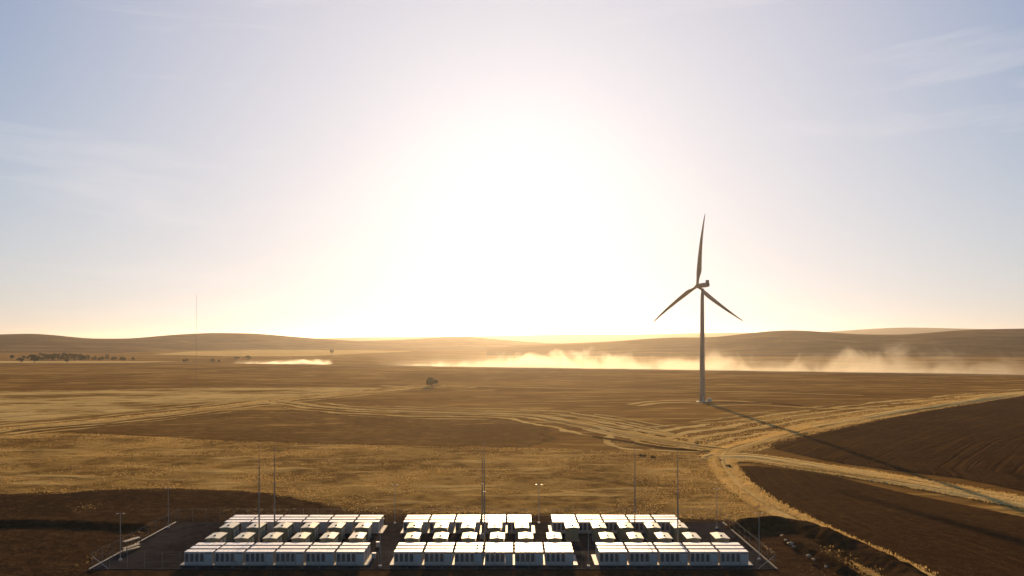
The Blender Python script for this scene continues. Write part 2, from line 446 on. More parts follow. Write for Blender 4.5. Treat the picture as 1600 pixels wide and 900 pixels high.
def seg_dist(X, Y, pts):
    """unsigned distance, signed side offset u and running length v to a polyline"""
    best = np.full(X.shape, 1e9); U = np.zeros(X.shape); V = np.zeros(X.shape); L = 0.0
    for (ax, ay), (bx, by) in zip(pts[:-1], pts[1:]):
        dx, dy = bx - ax, by - ay; ln = math.hypot(dx, dy)
        t = np.clip(((X - ax) * dx + (Y - ay) * dy) / (ln * ln), 0, 1)
        qx, qy = ax + t * dx - X, ay + t * dy - Y
        d = np.hypot(qx, qy); m = d < best
        best = np.where(m, d, best)
        side = np.sign(dx * (Y - ay) - dy * (X - ax))
        U = np.where(m, d * side, U); V = np.where(m, L + t * ln, V); L += ln
    return best, U, V


def poly_sd(X, Y, pts):
    """signed distance to polygon, positive inside"""
    d, _, _ = seg_dist(X, Y, pts + [pts[0]])
    ins = np.zeros(X.shape, bool); j = len(pts) - 1
    for i in range(len(pts)):
        xi, yi = pts[i]; xj, yj = pts[j]
        c = ((yi > Y) != (yj > Y)) & (X < (xj - xi) * (Y - yi) / (yj - yi + 1e-12) + xi)
        ins ^= c; j = i
    return np.where(ins, d, -d)


def smooth_line(pts, n=6):
    """Catmull-Rom through the points"""
    p = [np.array(q[:2], float) for q in pts]
    p = [2 * p[0] - p[1]] + p + [2 * p[-1] - p[-2]]
    out = []
    for i in range(1, len(p) - 2):
        for k in range(n):
            t = k / n
            a, b, c, d = p[i - 1], p[i], p[i + 1], p[i + 2]
            out.append(tuple(0.5 * ((2 * b) + (-a + c) * t + (2 * a - 5 * b + 4 * c - d) * t * t + (-a + 3 * b - 3 * c + d) * t ** 3)))
    out.append(tuple(p[-2]))
    return out


def gpts(pix): return [P(x, y)[:2] for x, y in pix]


def overlay(name, mat, z, fn, bounds, cell, margin, relief=None, cellx=None):
    x0, x1, y0, y1 = bounds; cx = cellx or cell
    nx, ny = int((x1 - x0) / cx) + 2, int((y1 - y0) / cell) + 2
    X, Y = np.meshgrid(x0 + np.arange(nx) * cx, y0 + np.arange(ny) * cell)
    sd, U, V = fn(X, Y)
    keep = sd > -margin
    kc = keep[:-1, :-1] | keep[1:, :-1] | keep[:-1, 1:] | keep[1:, 1:]
    Z = np.full(X.shape, z)
    if relief is not None:
        Z = Z + relief(X, Y, sd, U, V) * np.clip(sd / (margin * 0.8), 0, 1)
    idx = np.arange(nx * ny).reshape(ny, nx)
    q = np.stack([idx[:-1, :-1], idx[:-1, 1:], idx[1:, 1:], idx[1:, :-1]], -1)[kc]
    used, inv = np.unique(q, return_inverse=True)
    vv = np.stack([X.ravel(), Y.ravel(), Z.ravel()], 1)[used]
    me = mesh_np(name, vv, inv.reshape(-1, 4), True, {'edge': sd.ravel()[used], 'u': U.ravel()[used], 'v': V.ravel()[used]})
    return tag(link(name, me, mat), kind="structure")


def field(name, mat, z, pix, cell, margin, relief=None, smooth=3, along=None):
    pts = gpts(pix)
    pts = smooth_line(pts + [pts[0]], smooth)[:-1] if smooth > 1 else pts
    xs, ys = [p[0] for p in pts], [p[1] for p in pts]
    b = (min(xs) - margin, max(xs) + margin, min(ys) - margin, max(ys) + margin)
    o = overlay(name, mat, z, lambda X, Y: (poly_sd(X, Y, pts),) + ((X, Y) if along is None else seg_dist(X, Y, along)[1:]), b, cell, margin, relief)
    return o, pts


def ribbon(name, mat, z, pix, width, cell, margin, relief=None, smooth=5):
    """width: number or function of v/length"""
    pts = smooth_line(gpts(pix), smooth)
    L = sum(math.dist(a, b) for a, b in zip(pts[:-1], pts[1:]))
    wf = width if callable(width) else (lambda t: width)
    wm = max(wf(t) for t in np.linspace(0, 1, 20))
    xs, ys = [p[0] for p in pts], [p[1] for p in pts]
    b = (min(xs) - wm - margin, max(xs) + wm + margin, min(ys) - wm - margin, max(ys) + wm + margin)

    def fn(X, Y):
        d, U, V = seg_dist(X, Y, pts)
        w = np.vectorize(wf)(np.clip(V / L, 0, 1)) / 2 if callable(width) else width / 2
        return w - d, U, V
    o = overlay(name, mat, z, fn, b, cell, margin, relief)
    return o, pts


# ground sheet to the horizon
g = MB()
S = 20000.0
g.add([(-S, -S, 0), (S, -S, 0), (S, S, 0), (-S, S, 0)], [(0, 1, 2, 3)])
tag(g.build('ground', M['ground']), kind="structure")

lumps = lambda a, s: (lambda X, Y, sd, U, V: a * (fbm(X / s, Y / s, 3) - 0.3))

# brown stubble band and pale patches of the plain
BAND = [(-60, 676), (150, 662), (300, 647), (400, 640), (500, 646), (620, 652), (760, 652), (850, 668), (845, 694), (700, 697), (500, 692), (330, 686), (150, 676)]
field('stubble_field', M['brown_band'], 0.03, BAND, 3.0, 8.0)
field('stubble_field', M['pale_patch'], 0.03, [(-80, 612), (120, 610), (300, 606), (440, 606), (600, 606), (500, 618), (380, 630), (250, 640), (100, 652), (-80, 660)], 4.0, 14.0)
NEAR = [(-80, 678), (120, 678), (330, 689), (520, 695), (700, 700), (860, 702), (1000, 708), (1118, 716), (1150, 770), (1215, 808), (1330, 858), (1420, 905), (1330, 905), (1262, 838), (1190, 818), (1000, 806), (800, 803), (600, 800), (430, 775), (250, 768), (80, 772), (-80, 776)]
_, near_pts = field('grass_field', M['near_straw'], 0.06, NEAR, 1.5, 8.0, lumps(0.5, 9))

# ploughed fields on the right
RT = [(1700, 600), (1600, 614), (1500, 629), (1400, 644), (1300, 662), (1230, 678), (1170, 694), (1135, 706), (1128, 722), (1146, 750), (1185, 782), (1240, 812), (1310, 846), (1380, 878), (1450, 912), (1500, 940)]
RT_LINE = smooth_line(gpts(RT), 5)
PL1 = [(1200, 699), (1208, 692), (1230, 686), (1290, 674), (1400, 651), (1500, 634), (1660, 612), (1760, 640), (1760, 800), (1600, 768), (1500, 748), (1400, 736), (1290, 720)]
field('ploughed_field', M['ploughed'], 0.05, PL1, 1.5, 2.5, lambda X, Y, sd, U, V: 0.5 * fbm(X / 25, Y / 25, 8), along=RT_LINE[:40])
PL2 = [(1152, 728), (1200, 730), (1300, 744), (1400, 768), (1500, 788), (1620, 812), (1760, 840), (1760, 930), (1470, 930), (1440, 900), (1370, 860), (1290, 818), (1215, 785), (1170, 752)]
field('ploughed_field', M['ploughed'], 0.05, PL2, 1.0, 2.5, lambda X, Y, sd, U, V: 0.4 * fbm(X / 18, Y / 18, 9), along=RT_LINE[40:])
# bare soil round the pad
SOILP = [(-120, 776), (80, 768), (260, 762), (430, 770), (520, 792), (640, 802), (900, 806), (1120, 812), (1200, 822), (1262, 836), (1320, 866), (1400, 915), (1400, 1010), (-120, 1010)]
_, soil_pts = field('bare_soil', M['bare_soil'], 0.045, SOILP, 1.2, 5.0, lambda X, Y, sd, U, V: np.where((Y > 143) | (X < -73) | (X > 47), 0.5, 0.0) * (fbm(X / 8, Y / 8, 5)))

# straw tracks
ridges = lambda a, s: (lambda X, Y, sd, U, V: a * vnoise(U / s + 50, V / 60.0, 11) + 0.12 * fbm(X / 3, Y / 3, 12))
_, rt_pts = ribbon('straw_track', M['track'], 0.10, RT, lambda t: 13 - 6 * min(1, max(0, (t - 0.35) / 0.3)), 0.8, 1.5, ridges(0.55, 1.6))
RT2 = [(1690, 606), (1560, 618), (1450, 630), (1350, 641), (1250, 655), (1170, 668), (1100, 680), (1060, 690)]
_, rt2_pts = ribbon('windrow', M['windrow'], 0.09, RT2, lambda t: 40 + 20 * t, 1.5, 6.0)
ST = [(1130, 716), (1180, 717), (1260, 729), (1340, 741), (1420, 754), (1520, 772), (1620, 790), (1740, 812)]
_, st_pts = ribbon('straw_track', M['track'], 0.12, ST, lambda t: 14 - 2 * t, 0.7, 1.5, ridges(0.6, 1.8))
LT = [(-80, 680), (0, 671), (150, 657), (300, 641), (400, 629), (500, 619), (600, 610), (664, 603)]
_, lt_pts = ribbon('windrow', M['windrow'], 0.08, LT, lambda t: 60 - 25 * t, 2.0, 6.0)
ribbon('straw_track', M['track_far'], 0.085, [(x, y + 1.5) for x, y in LT], lambda t: 4 + 4 * t, 1.5, 2.5)
LT2 = [(430, 626), (480, 633), (560, 640), (660, 644), (760, 646), (840, 650), (900, 661), (960, 673), (1020, 686), (1080, 696), (1140, 704)]
_, lt2_pts = ribbon('windrow', M['windrow'], 0.095, LT2, lambda t: 18 + 40 * math.sin(math.pi * t), 1.5, 6.0)
ribbon('straw_track', M['track_far'], 0.10, LT2, lambda t: 5 + 3 * t, 1.2, 2.0, ridges(0.5, 2.4))
for k, pix in enumerate([[(850, 650), (900, 652), (960, 660), (1010, 670), (1050, 678)], [(930, 648), (970, 653), (1010, 661), (1040, 666)], [(852, 658), (910, 668), (970, 680), (1040, 690)],
                         [(850, 653), (905, 659), (955, 667), (1000, 674), (1045, 682)]]):
    ribbon('straw_line', M['thin_track'], 0.11 + 0.01 * k, pix, 2.6, 1.0, 1.5, ridges(0.4, 1.2))
for k, pix in enumerate([[(690, 602.5), (800, 605), (1000, 609.5), (1200, 613.5), (1345, 618)], [(985, 632), (1010, 628), (1050, 626), (1095, 625.5), (1150, 627), (1200, 631)],
                         [(1000, 634), (1030, 630), (1075, 628.5)], [(1115, 634), (1180, 633), (1280, 638), (1400, 640)], [(0, 652), (100, 645), (220, 636), (330, 627), (400, 620)],
                         [(-40, 667), (100, 652), (200, 643), (320, 632), (420, 622)], [(-40, 584), (200, 583), (400, 576)], [(600, 603), (660, 606), (700, 604), (740, 606)]]):
    ribbon('straw_line', M['thin_track'], 0.13 + 0.01 * k, pix, [4, 5, 5, 5, 4, 4, 5, 6][k], 1.6, 2.0)
ribbon('ditch', M['ditch'], 0.17, [(930, 683), (980, 691), (1030, 699), (1080, 704), (1118, 706)], 3.2, 0.8, 1.5)
ribbon('ditch', M['ditch'], 0.17, [(1108, 629.5), (1160, 629), (1215, 631), (1250, 634)], 4.0, 1.0, 1.5)
# far road along which the dust rises, and far fields
ROAD = [(-200, 570), (0, 569), (350, 568.5), (600, 573), (800, 576), (1000, 579), (1200, 582), (1400, 585), (1600, 588), (1800, 591)]
_, road_pts = ribbon('dirt_road', M['road'], 0.2, ROAD, 12, 4.0, 3.0)
field('pale_field', M['pale_field'], 0.3, [(-150, 564), (0, 564.2), (100, 564), (220, 564.5), (300, 565), (220, 567), (100, 567.5), (-150, 567.5)], 10, 15, smooth=1)
field('pale_field', M['pale_field'], 0.3, [(235, 554), (300, 549), (420, 546.5), (560, 547.5), (650, 549), (560, 553), (480, 557), (350, 557)], 14, 30, smooth=1)

# ------------------------------------------------------------------ hills


def hill(name, mat, crest, base_d, crest_d, back_d, amp=1.0, seed=1, n=220, m=26, kx=None):
    """crest: photo points of the skyline; the ridge stands at crest_d metres, its foot at base_d"""
    cx = np.array([c[0] for c in crest], float); cy = np.array([c[1] for c in crest], float)
    xs = np.linspace(cx[0], cx[-1], n)
    # smooth interpolation of skyline
    ys = np.interp(xs, cx, cy)
    ker = np.hanning(15); ker /= ker.sum()
    ys = np.convolve(np.pad(ys, 7, 'edge'), ker, 'valid')
    if callable(crest_d): cd = np.array([crest_d(x) for x in xs])
    else: cd = np.full(n, float(crest_d))
    bd = np.array([base_d(x) for x in xs]) if callable(base_d) else np.full(n, float(base_d))
    H = CAM_H - (ys - HY) * cd / FPX
    V = []
    for j in range(m):
        t = j / (m - 1)
        if t <= 0.7:
            s = t / 0.7; D = bd + (cd - bd) * s; prof = 0.5 - 0.5 * np.cos(np.pi * s ** 0.85)
        else:
            s = (t - 0.7) / 0.3; D = cd + back_d * s; prof = 0.5 + 0.5 * np.cos(np.pi * s)
        X = (xs - 800) / FPX * D
        und = amp * 5.0 * (fbm(X / 350 + 7, np.full(n, j / 6.0) + D / 900, seed) - 0.5) * np.sin(np.pi * min(1, t / 0.7)) if t <= 0.7 else 0
        V.append(np.stack([X, D, H * prof - 1.0 * (1 - prof) + und], 1))
    V = np.concatenate(V)
    idx = np.arange(n * m).reshape(m, n)
    q = np.stack([idx[:-1, :-1], idx[:-1, 1:], idx[1:, 1:], idx[1:, :-1]], -1).reshape(-1, 4)
    return tag(link(name, mesh_np(name, V, q, True), mat), kind="structure")


hill('hill', M['hill'], [(-500, 527), (-200, 524), (0, 522.5), (55, 521), (100, 525), (135, 529), (205, 529), (270, 523), (330, 520), (400, 521), (480, 528), (560, 533), (640, 535), (720, 539), (820, 546)],
     lambda x: 1850 if x < 180 else 1850 + min(1, (x - 180) / 120) * 550, 3000, 900, seed=2)
hill('hill', M['hill'], [(380, 546), (480, 536), (560, 533), (640, 530), (700, 526.5), (740, 526.5), (800, 532), (860, 536.5), (930, 538), (1000, 541)], 2300, 3600, 900, seed=5)
hill('hill', M['hill'], [(760, 545), (850, 538), (900, 536), (960, 533), (1020, 528.5), (1060, 527), (1110, 527.5), (1160, 522), (1205, 517), (1245, 516), (1290, 519), (1340, 522.5), (1410, 523), (1450, 520),
                         (1500, 516), (1560, 514), (1640, 513), (1760, 517), (2000, 515)], 1450, 2400, 900, seed=9)
hill('hill', M['hill'], [(-500, 548), (-100, 549), (0, 548.5), (70, 546), (150, 542), (240, 538), (320, 536), (400, 540), (470, 546)], lambda x: 1780 if x < 180 else 1780 + min(1, (x - 180) / 120) * 560, 2600, 300, amp=0.5, seed=12)
hill('distant_range', M['far_hill'], [(-400, 531), (300, 530), (480, 529), (560, 527), (680, 526), (800, 524.5), (900, 522), (1000, 523), (1100, 520), (1200, 520), (1290, 519.5), (1340, 514.5), (1390, 512.5), (1430, 511), (1470, 513), (1530, 514), (1700, 517), (2000, 519)],
     5200, 7200, 1500, amp=3, seed=21)

# ------------------------------------------------------------------ spoil banks beside the pad


def bank(name, pix, w, h, seed, label):
    pts = smooth_line(gpts(pix), 6)
    xs, ys = [p[0] for p in pts], [p[1] for p in pts]
    c = 0.4
    X, Y = np.meshgrid(np.arange(min(xs) - w, max(xs) + w, c), np.arange(min(ys) - w, max(ys) + w, c))
    d, U, V = seg_dist(X, Y, pts)
    L = V.max()
    k = np.clip(1 - d / (w * (0.75 + 0.5 * fbm(X / 6, Y / 6, seed))), 0, 1)
    Z = h * (k * k * (3 - 2 * k)) * (0.55 + 0.9 * fbm(X / 4, Y / 4, seed + 3)) + 0.55 * np.sqrt(k) * fbm(X / 1.6, Y / 1.6, seed + 5)
    keep = k > 0
    ny, nx = X.shape
    idx = np.arange(nx * ny).reshape(ny, nx)
    kc = keep[:-1, :-1] | keep[1:, :-1] | keep[:-1, 1:] | keep[1:, 1:]
    q = np.stack([idx[:-1, :-1], idx[:-1, 1:], idx[1:, 1:], idx[1:, :-1]], -1)[kc]
    used, inv = np.unique(q, return_inverse=True)
    vv = np.stack([X.ravel(), Y.ravel(), Z.ravel() + np.where(keep, 0.02, -0.15).ravel()], 1)[used]
    o = link(name, mesh_np(name, vv, inv.reshape(-1, 4), True), M['bank'])
    return tag(o, label, "earth bank", kind=None)


bank('earth_bank', [(1165, 826), (1215, 822), (1255, 828), (1300, 846), (1350, 868), (1410, 898), (1450, 925)], 4.2, 1.5, 31, "long dark spoil bank between the pad and the right grass verge")
bank('earth_bank', [(-80, 822), (0, 820), (70, 820), (140, 822), (215, 825)], 4.0, 0.8, 37, "low dark spoil bank at the far left edge beyond the fence")
bank('earth_bank', [(1228, 846), (1250, 858), (1280, 874), (1320, 896)], 2.2, 0.9, 41, "small lumpy spoil heap in front of the long right bank")

# ------------------------------------------------------------------ gravel pad, kerbs, slabs
PX0, PX1, PY0, PY1 = -69.5, 43.5, 112.4, 141.3
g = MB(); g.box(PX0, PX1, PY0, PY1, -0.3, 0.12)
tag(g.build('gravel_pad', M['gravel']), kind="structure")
for nm_, b in (('left', (PX0 - 0.2, PX0 - 0.003, PY0, PY1)), ('right', (PX1 + 0.003, PX1 + 0.28, PY0, PY1))):
    g = MB(); g.box(b[0], b[1], b[2], b[3], -0.2, 0.26)
    tag(g.build('kerb', M['concrete'] if nm_ == 'left' else M['kerb_dark'], bevel=0.03), kind="structure")

# clusters: (name, front X0, n_front, back X0, n_back, near kiosk X0, far kiosk X0)
PITCH = 5.08
CL = [('left', -54.9, 6, -56.1, 6, -54.3, -54.7), ('middle', -19.8, 6, -21.2, 5, -19.0, -19.6), ('right', 14.6, 5, 7.9, 5, 15.9, 10.2)]
BW = 4.70                    # width of one bank
ROWD, ROWP = 1.24, 1.98
Y_NEAR, Y_FAR = 114.4, 133.2
CAB_W, WIDE_W = 0.845, 1.31
CAB_H = 2.14
PAD_Z = 0.12
SLAB_Z = 0.24

# --- prototype cabinets
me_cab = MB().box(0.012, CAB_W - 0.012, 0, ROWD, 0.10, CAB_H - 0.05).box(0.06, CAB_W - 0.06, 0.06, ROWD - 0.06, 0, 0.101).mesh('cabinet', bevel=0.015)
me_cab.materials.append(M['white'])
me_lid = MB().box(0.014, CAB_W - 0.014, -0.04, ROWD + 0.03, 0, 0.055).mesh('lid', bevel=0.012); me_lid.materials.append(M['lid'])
g = MB().box(0.16, CAB_W - 0.16, -0.022, 0.004, 0.50, 1.86)
for k in range(9): g.box(0.18, CAB_W - 0.18, -0.034, -0.021, 0.55 + k * 0.145, 0.62 + k * 0.145)
me_door = g.mesh('door'); me_door.materials.append(M['grille'])
me_wide = MB().box(0.012, WIDE_W - 0.012, 0, ROWD, 0.10, CAB_H - 0.05).box(0.06, WIDE_W - 0.06, 0.06, ROWD - 0.06, 0, 0.101).mesh('inverter_cabinet', bevel=0.015)
me_wide.materials.append(M['white'])
me_wide2 = MB().box(0.012, WIDE_W - 0.012, 0, ROWD, 0.46, CAB_H - 0.05).box(0.06, WIDE_W - 0.06, 0.3, ROWD - 0.06, 0, 0.461).mesh('inverter_cabinet', bevel=0.015)
me_wide2.materials.append(M['white'])
me_wlid = MB().box(0.014, WIDE_W - 0.014, -0.04, ROWD + 0.03, 0, 0.055).mesh('lid', bevel=0.012); me_wlid.materials.append(M['lid'])
me_wdoor = MB().box(0.10, 0.675, -0.02, 0.004, 0.52, 1.76).box(0.695, WIDE_W - 0.10, -0.02, 0.004, 0.52, 1.76).mesh('panel_door', bevel=0.008)
me_wdoor.materials.append(M['panel'])
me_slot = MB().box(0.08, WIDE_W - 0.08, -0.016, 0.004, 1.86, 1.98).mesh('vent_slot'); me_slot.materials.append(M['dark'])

me_gap_shade = MB().box(0.03, CAB_W - 0.03, -0.02, 0.004, 1.5, 2.07).mesh('gap_shade_strip'); me_gap_shade.materials.append(M['dark'])  # dark strip painting the shade of the row gaps onto rear cabinet faces
me_wgap_shade = MB().box(0.03, WIDE_W - 0.03, -0.02, 0.004, 1.5, 2.07).mesh('gap_shade_strip'); me_wgap_shade.materials.append(M['dark'])
ORD = ['first', 'second', 'third', 'fourth', 'fifth', 'sixth']


def bank_of_cabinets(x, y, rowi, label, group, raised=False):
    e = empty('battery_bank', (x, y, SLAB_Z))
    tag(e, label, "battery bank", group)
    for k in range(4):
        c = link('cabinet', me_cab, None, e, (k * CAB_W, 0, 0))
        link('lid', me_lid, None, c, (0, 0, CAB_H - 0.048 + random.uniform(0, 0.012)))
        link('door' if rowi == 0 else 'gap_shade_strip', me_door if rowi == 0 else me_gap_shade, None, c)
    c = link('inverter_cabinet', me_wide2 if raised else me_wide, None, e, (4 * CAB_W + 0.02, 0, 0))
    link('lid', me_wlid, None, c, (0, 0, CAB_H - 0.048 + random.uniform(0, 0.012)))
    if rowi > 0: link('gap_shade_strip', me_wgap_shade, None, c)
    if rowi == 0:
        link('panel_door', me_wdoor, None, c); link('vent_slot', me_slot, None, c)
    return e


def slab(x0, x1, y0, y1):
    g = MB(); g.box(x0, x1, y0, y1, 0.0, SLAB_Z)
    tag(g.build('concrete_slab', M['concrete'], bevel=0.02), kind="structure")


for cn, fx, nf, bx, nb, kx, k2 in CL:
    slab(fx - 0.75, fx + (nf - 1) * PITCH + BW + 0.75, Y_NEAR - 0.12, Y_NEAR + 2 * ROWP + ROWD + 0.2)
    slab(bx - 0.6, bx + (nb - 1) * PITCH + BW + 0.75, Y_FAR - 0.12, Y_FAR + 2 * ROWP + ROWD + 0.2)
    for r, rn in enumerate(('front', 'middle', 'back')):
        for i in range(nf):
            bank_of_cabinets(fx + i * PITCH, Y_NEAR + r * ROWP, r, f"white battery bank, {rn} row of near {cn} cluster, {ORD[i]} from left", "white battery banks on the gravel pad", (cn == 'left' and i == 1 and r == 0))
        for i in range(nb):
            bank_of_cabinets(bx + i * PITCH, Y_FAR + r * ROWP, r, f"white battery bank, {rn} row of far {cn} cluster, {ORD[i]} from left", "white battery banks on the gravel pad")

# --- transformer kiosks
KW, KD, KH = 2.3, 3.3, 2.45


def make_kiosk():
    e = empty('transformer_kiosk')
    MB().box(0, KW, 0, KD, 0.12, KH).build('body', M['kiosk'], e, bevel=0.03)
    MB().box(-0.05, KW + 0.05, -0.05, KD + 0.05, 0, 0.119).build('plinth', M['concrete'], e)
    o = 0.14
    g = MB(); h = 0.15
    prof = [(-o, 0), (KW / 2, h), (KW + o, 0), (KW + o, 0.10), (KW / 2, h + 0.10), (-o, 0.10)]
    vs_ = [(x, -o, z) for x, z in prof] + [(x, KD + o, z) for x, z in prof]
    g.add(vs_, [(0, 1, 4, 5), (1, 2, 3, 4), (7, 6, 11, 10), (8, 7, 10, 9), (5, 4, 10, 11), (4, 3, 9, 10), (1, 0, 6, 7), (2, 1, 7, 8), (0, 5, 11, 6), (3, 2, 8, 9)])
    rf = g.build('roof', M['kiosk_roof'], e, (0, 0, KH + 0.003))
    MB().add([(0, 0, 0), (KW, 0, 0), (KW / 2, 0, 0.13), (0, KD, 0), (KW, KD, 0), (KW / 2, KD, 0.13)], [(0, 1, 2), (4, 3, 5)]).build('gable', M['kiosk'], e, (0, 0, KH))
    MB().tube((KW / 2 - 0.17, 0.9, h + 0.05), (KW / 2 + 0.17, 0.9, h + 0.2), 0.13, n=8).build('lifting_lug', M['dark'], rf)
    for k in range(2):
        d = MB().box(0.12 + k * 1.05, 1.13 + k * 1.05, -0.03, 0.004, 0.25, KH - 0.2).build('door', M['kiosk'], e, bevel=0.01)
        MB().box(1.0 if k == 0 else 1.25, 1.04 if k == 0 else 1.29, -0.06, -0.028, 1.1, 1.4).build('handle', M['dark'], d)
    MB().box(KW - 0.003, KW + 0.02, 0.5, 1.5, 0.5, 1.9).build('side_vent', M['kiosk_roof'], e)
    MB().box(KW - 0.003, KW + 0.02, 1.9, 2.9, 0.5, 1.9).build('side_vent', M['kiosk_roof'], e)
    return e


kproto = make_kiosk(); kused = False


def place_kiosk(x, y, label):
    global kused
    o = kproto if not kused else copy_tree(kproto)
    kused = True
    o.location = (x, y, PAD_Z); o.rotation_euler.z = R(random.uniform(-0.6, 0.6))
    tag(o, label, "transformer", "beige transformer kiosks between the battery rows")


for cn, fx, nf, bx, nb, kx, k2 in CL:
    for i in range(nf): place_kiosk(kx + i * PITCH, 121.2, f"beige gabled transformer kiosk just behind near {cn} cluster, {ORD[i]} from left")
    for i in range(nb): place_kiosk(k2 + i * PITCH, 128.0, f"beige gabled transformer kiosk just before far {cn} cluster, {ORD[i]} from left")

# --- small junction boxes
for x, y, lab in ((453, 861, "small white junction box behind near left cluster beside third kiosk"), (469, 845, "small white junction box before far left cluster beside third kiosk"),
                  (591, 856, "small white junction box off the right end of left cluster"), (584, 874, "low white box at the near right corner of left cluster"),
                  (753, 843, "small white junction box at the foot of farther middle mast"), (755, 863, "small white junction box at the foot of nearer middle mast"),
                  (994, 843, "small white junction box at foot of mast behind right cluster"), (1053, 863, "small white junction box at foot of nearer right mast")):
    p = P(x, y)
    e = empty('junction_box', (p[0], p[1], PAD_Z))
    tag(e, lab, "junction box", "small white junction boxes on the pad")
    MB().box(-0.35, 0.35, -0.2, 0.2, 0.12, 0.95).build('body', M['white'], e, bevel=0.02)
    MB().box(-0.38, 0.38, -0.24, 0.24, 0.953, 1.0).build('lid', M['lid'], e)
    MB().box(-0.3, 0.3, -0.16, 0.16, 0, 0.119).build('base', M['concrete'], e)

# ------------------------------------------------------------------ masts and lamp poles


def mast(x, y, h, lab):
    e = empty('lightning_mast', (x, y, PAD_Z)); tag(e, lab, "mast", "slim lightning masts on the pad")
    MB().tube((0, 0, 0.06), (0, 0, h * 0.55), 0.15, 0.115, 10).tube((0, 0, h * 0.55 + 0.001), (0, 0, h * 0.85), 0.095, 0.07, 10).build('pole', M['mast'], e)
    MB().tube((0, 0, h * 0.85 + 0.001), (0, 0, h), 0.045, 0.02, 8).build('spike', M['mast'], e)
    MB().box(-0.3, 0.3, -0.3, 0.3, 0, 0.059).build('base_plate', M['galv'], e)
    MB().tube((0, 0, h * 0.55 - 0.1), (0, 0, h * 0.55 + 0.1), 0.15, 0.15, 10).build('collar', M['galv'], e)


for px, D, ytop, lab in ((405, 120.7, 692, "slim mast behind near left cluster, leftmost of all masts"), (429, 132.4, 688, "slim mast before far left cluster, second from left"),
                         (753.5, 132.4, 692, "slim mast standing farther back of the middle pair"), (757, 120.7, 690, "slim mast standing nearer of the middle pair"),
                         (992, 132.4, 684, "slim mast before far right cluster, second from right"), (1059, 120.7, 690, "slim mast behind near right cluster, rightmost of all masts")):
    mast((px - 800) * D / FPX, D, CAM_H - (ytop - HY) * D / FPX - PAD_Z, lab)


def lamp(px, base_y, lab, h=8.0):
    x, y, _ = P(px, base_y)
    e = empty('lamp_pole', (x, y, PAD_Z)); tag(e, lab, "lamp pole", "slim lamp poles round the pad")
    MB().tube((0, 0, 0.31), (0, 0, h), 0.075, 0.045, 8).build('pole', M['galv'], e)
    MB().tube((0, 0, 0), (0, 0, 0.30), 0.26, 0.24, 10).build('footing', M['concrete'], e)
    MB().tube((-0.45, 0, h + 0.03), (0.45, 0, h + 0.03), 0.03, n=6).build('arm', M['galv'], e)
    for s in (-1, 1):
        MB().box(s * 0.55 - 0.15, s * 0.55 + 0.15, -0.13, 0.13, h - 0.02, h + 0.06).build('lamp_head', M['galv'], e, bevel=0.02)


for px, by, lab in ((263, 826, "lamp pole at the far left corner of the pad"), (188, 877, "lamp pole by the left fence near its front end"), (617, 819.5, "lamp pole between far left and far middle clusters"),
                    (842, 819, "twin headed lamp pole between far middle and far right clusters"), (594, 887, "lamp pole between near left and near middle clusters"),
                    (919.5, 887, "lamp pole between near middle and near right clusters"), (1186, 876, "lamp pole by the right fence near its front end"), (1120, 827, "lamp pole at the far right corner of the pad")):
    lamp(px, by, lab)

# ------------------------------------------------------------------ perimeter fence
m_link, n_, l_, b_, out_ = new_mat('chain_link')
b_.inputs['Base Color'].default_value = (0.2, 0.18, 0.155, 1); b_.inputs['Metallic'].default_value = 0.2; b_.inputs['Roughness'].default_value = 0.5
tcn = n_.new('ShaderNodeTexCoord'); mxs = n_.new('ShaderNodeMixShader'); trn = n_.new('ShaderNodeBsdfTransparent')
wv = []
for rot in (45, -45):
    mpn = n_.new('ShaderNodeMapping'); mpn.inputs['Rotation'].default_value = (0, R(rot), 0)
    l_.new(tcn.outputs['Object'], mpn.inputs[0])
    w = n_.new('ShaderNodeTexWave'); w.inputs['Scale'].default_value = 6.0; w.bands_direction = 'X'
    l_.new(mpn.outputs[0], w.inputs['Vector'])
    t = n_.new('ShaderNodeMath'); t.operation = 'GREATER_THAN'; t.inputs[1].default_value = 0.9985
    l_.new(w.outputs['Fac'], t.inputs[0]); wv.append(t.outputs[0])
mxm = n_.new('ShaderNodeMath'); mxm.operation = 'MAXIMUM'; l_.new(wv[0], mxm.inputs[0]); l_.new(wv[1], mxm.inputs[1])
l_.new(mxm.outputs[0], mxs.inputs[0]); l_.new(trn.outputs[0], mxs.inputs[1]); l_.new(b_.outputs[0], mxs.inputs[2]); l_.new(mxs.outputs[0], out_.inputs['Surface'])
me_post = MB().tube((0, 0, 0), (0, 0, 2.6), 0.03, n=6).tube((0, 0, 2.6), (0, -0.22, 2.9), 0.022, n=6).mesh('post'); me_post.materials.append(M['fence'])


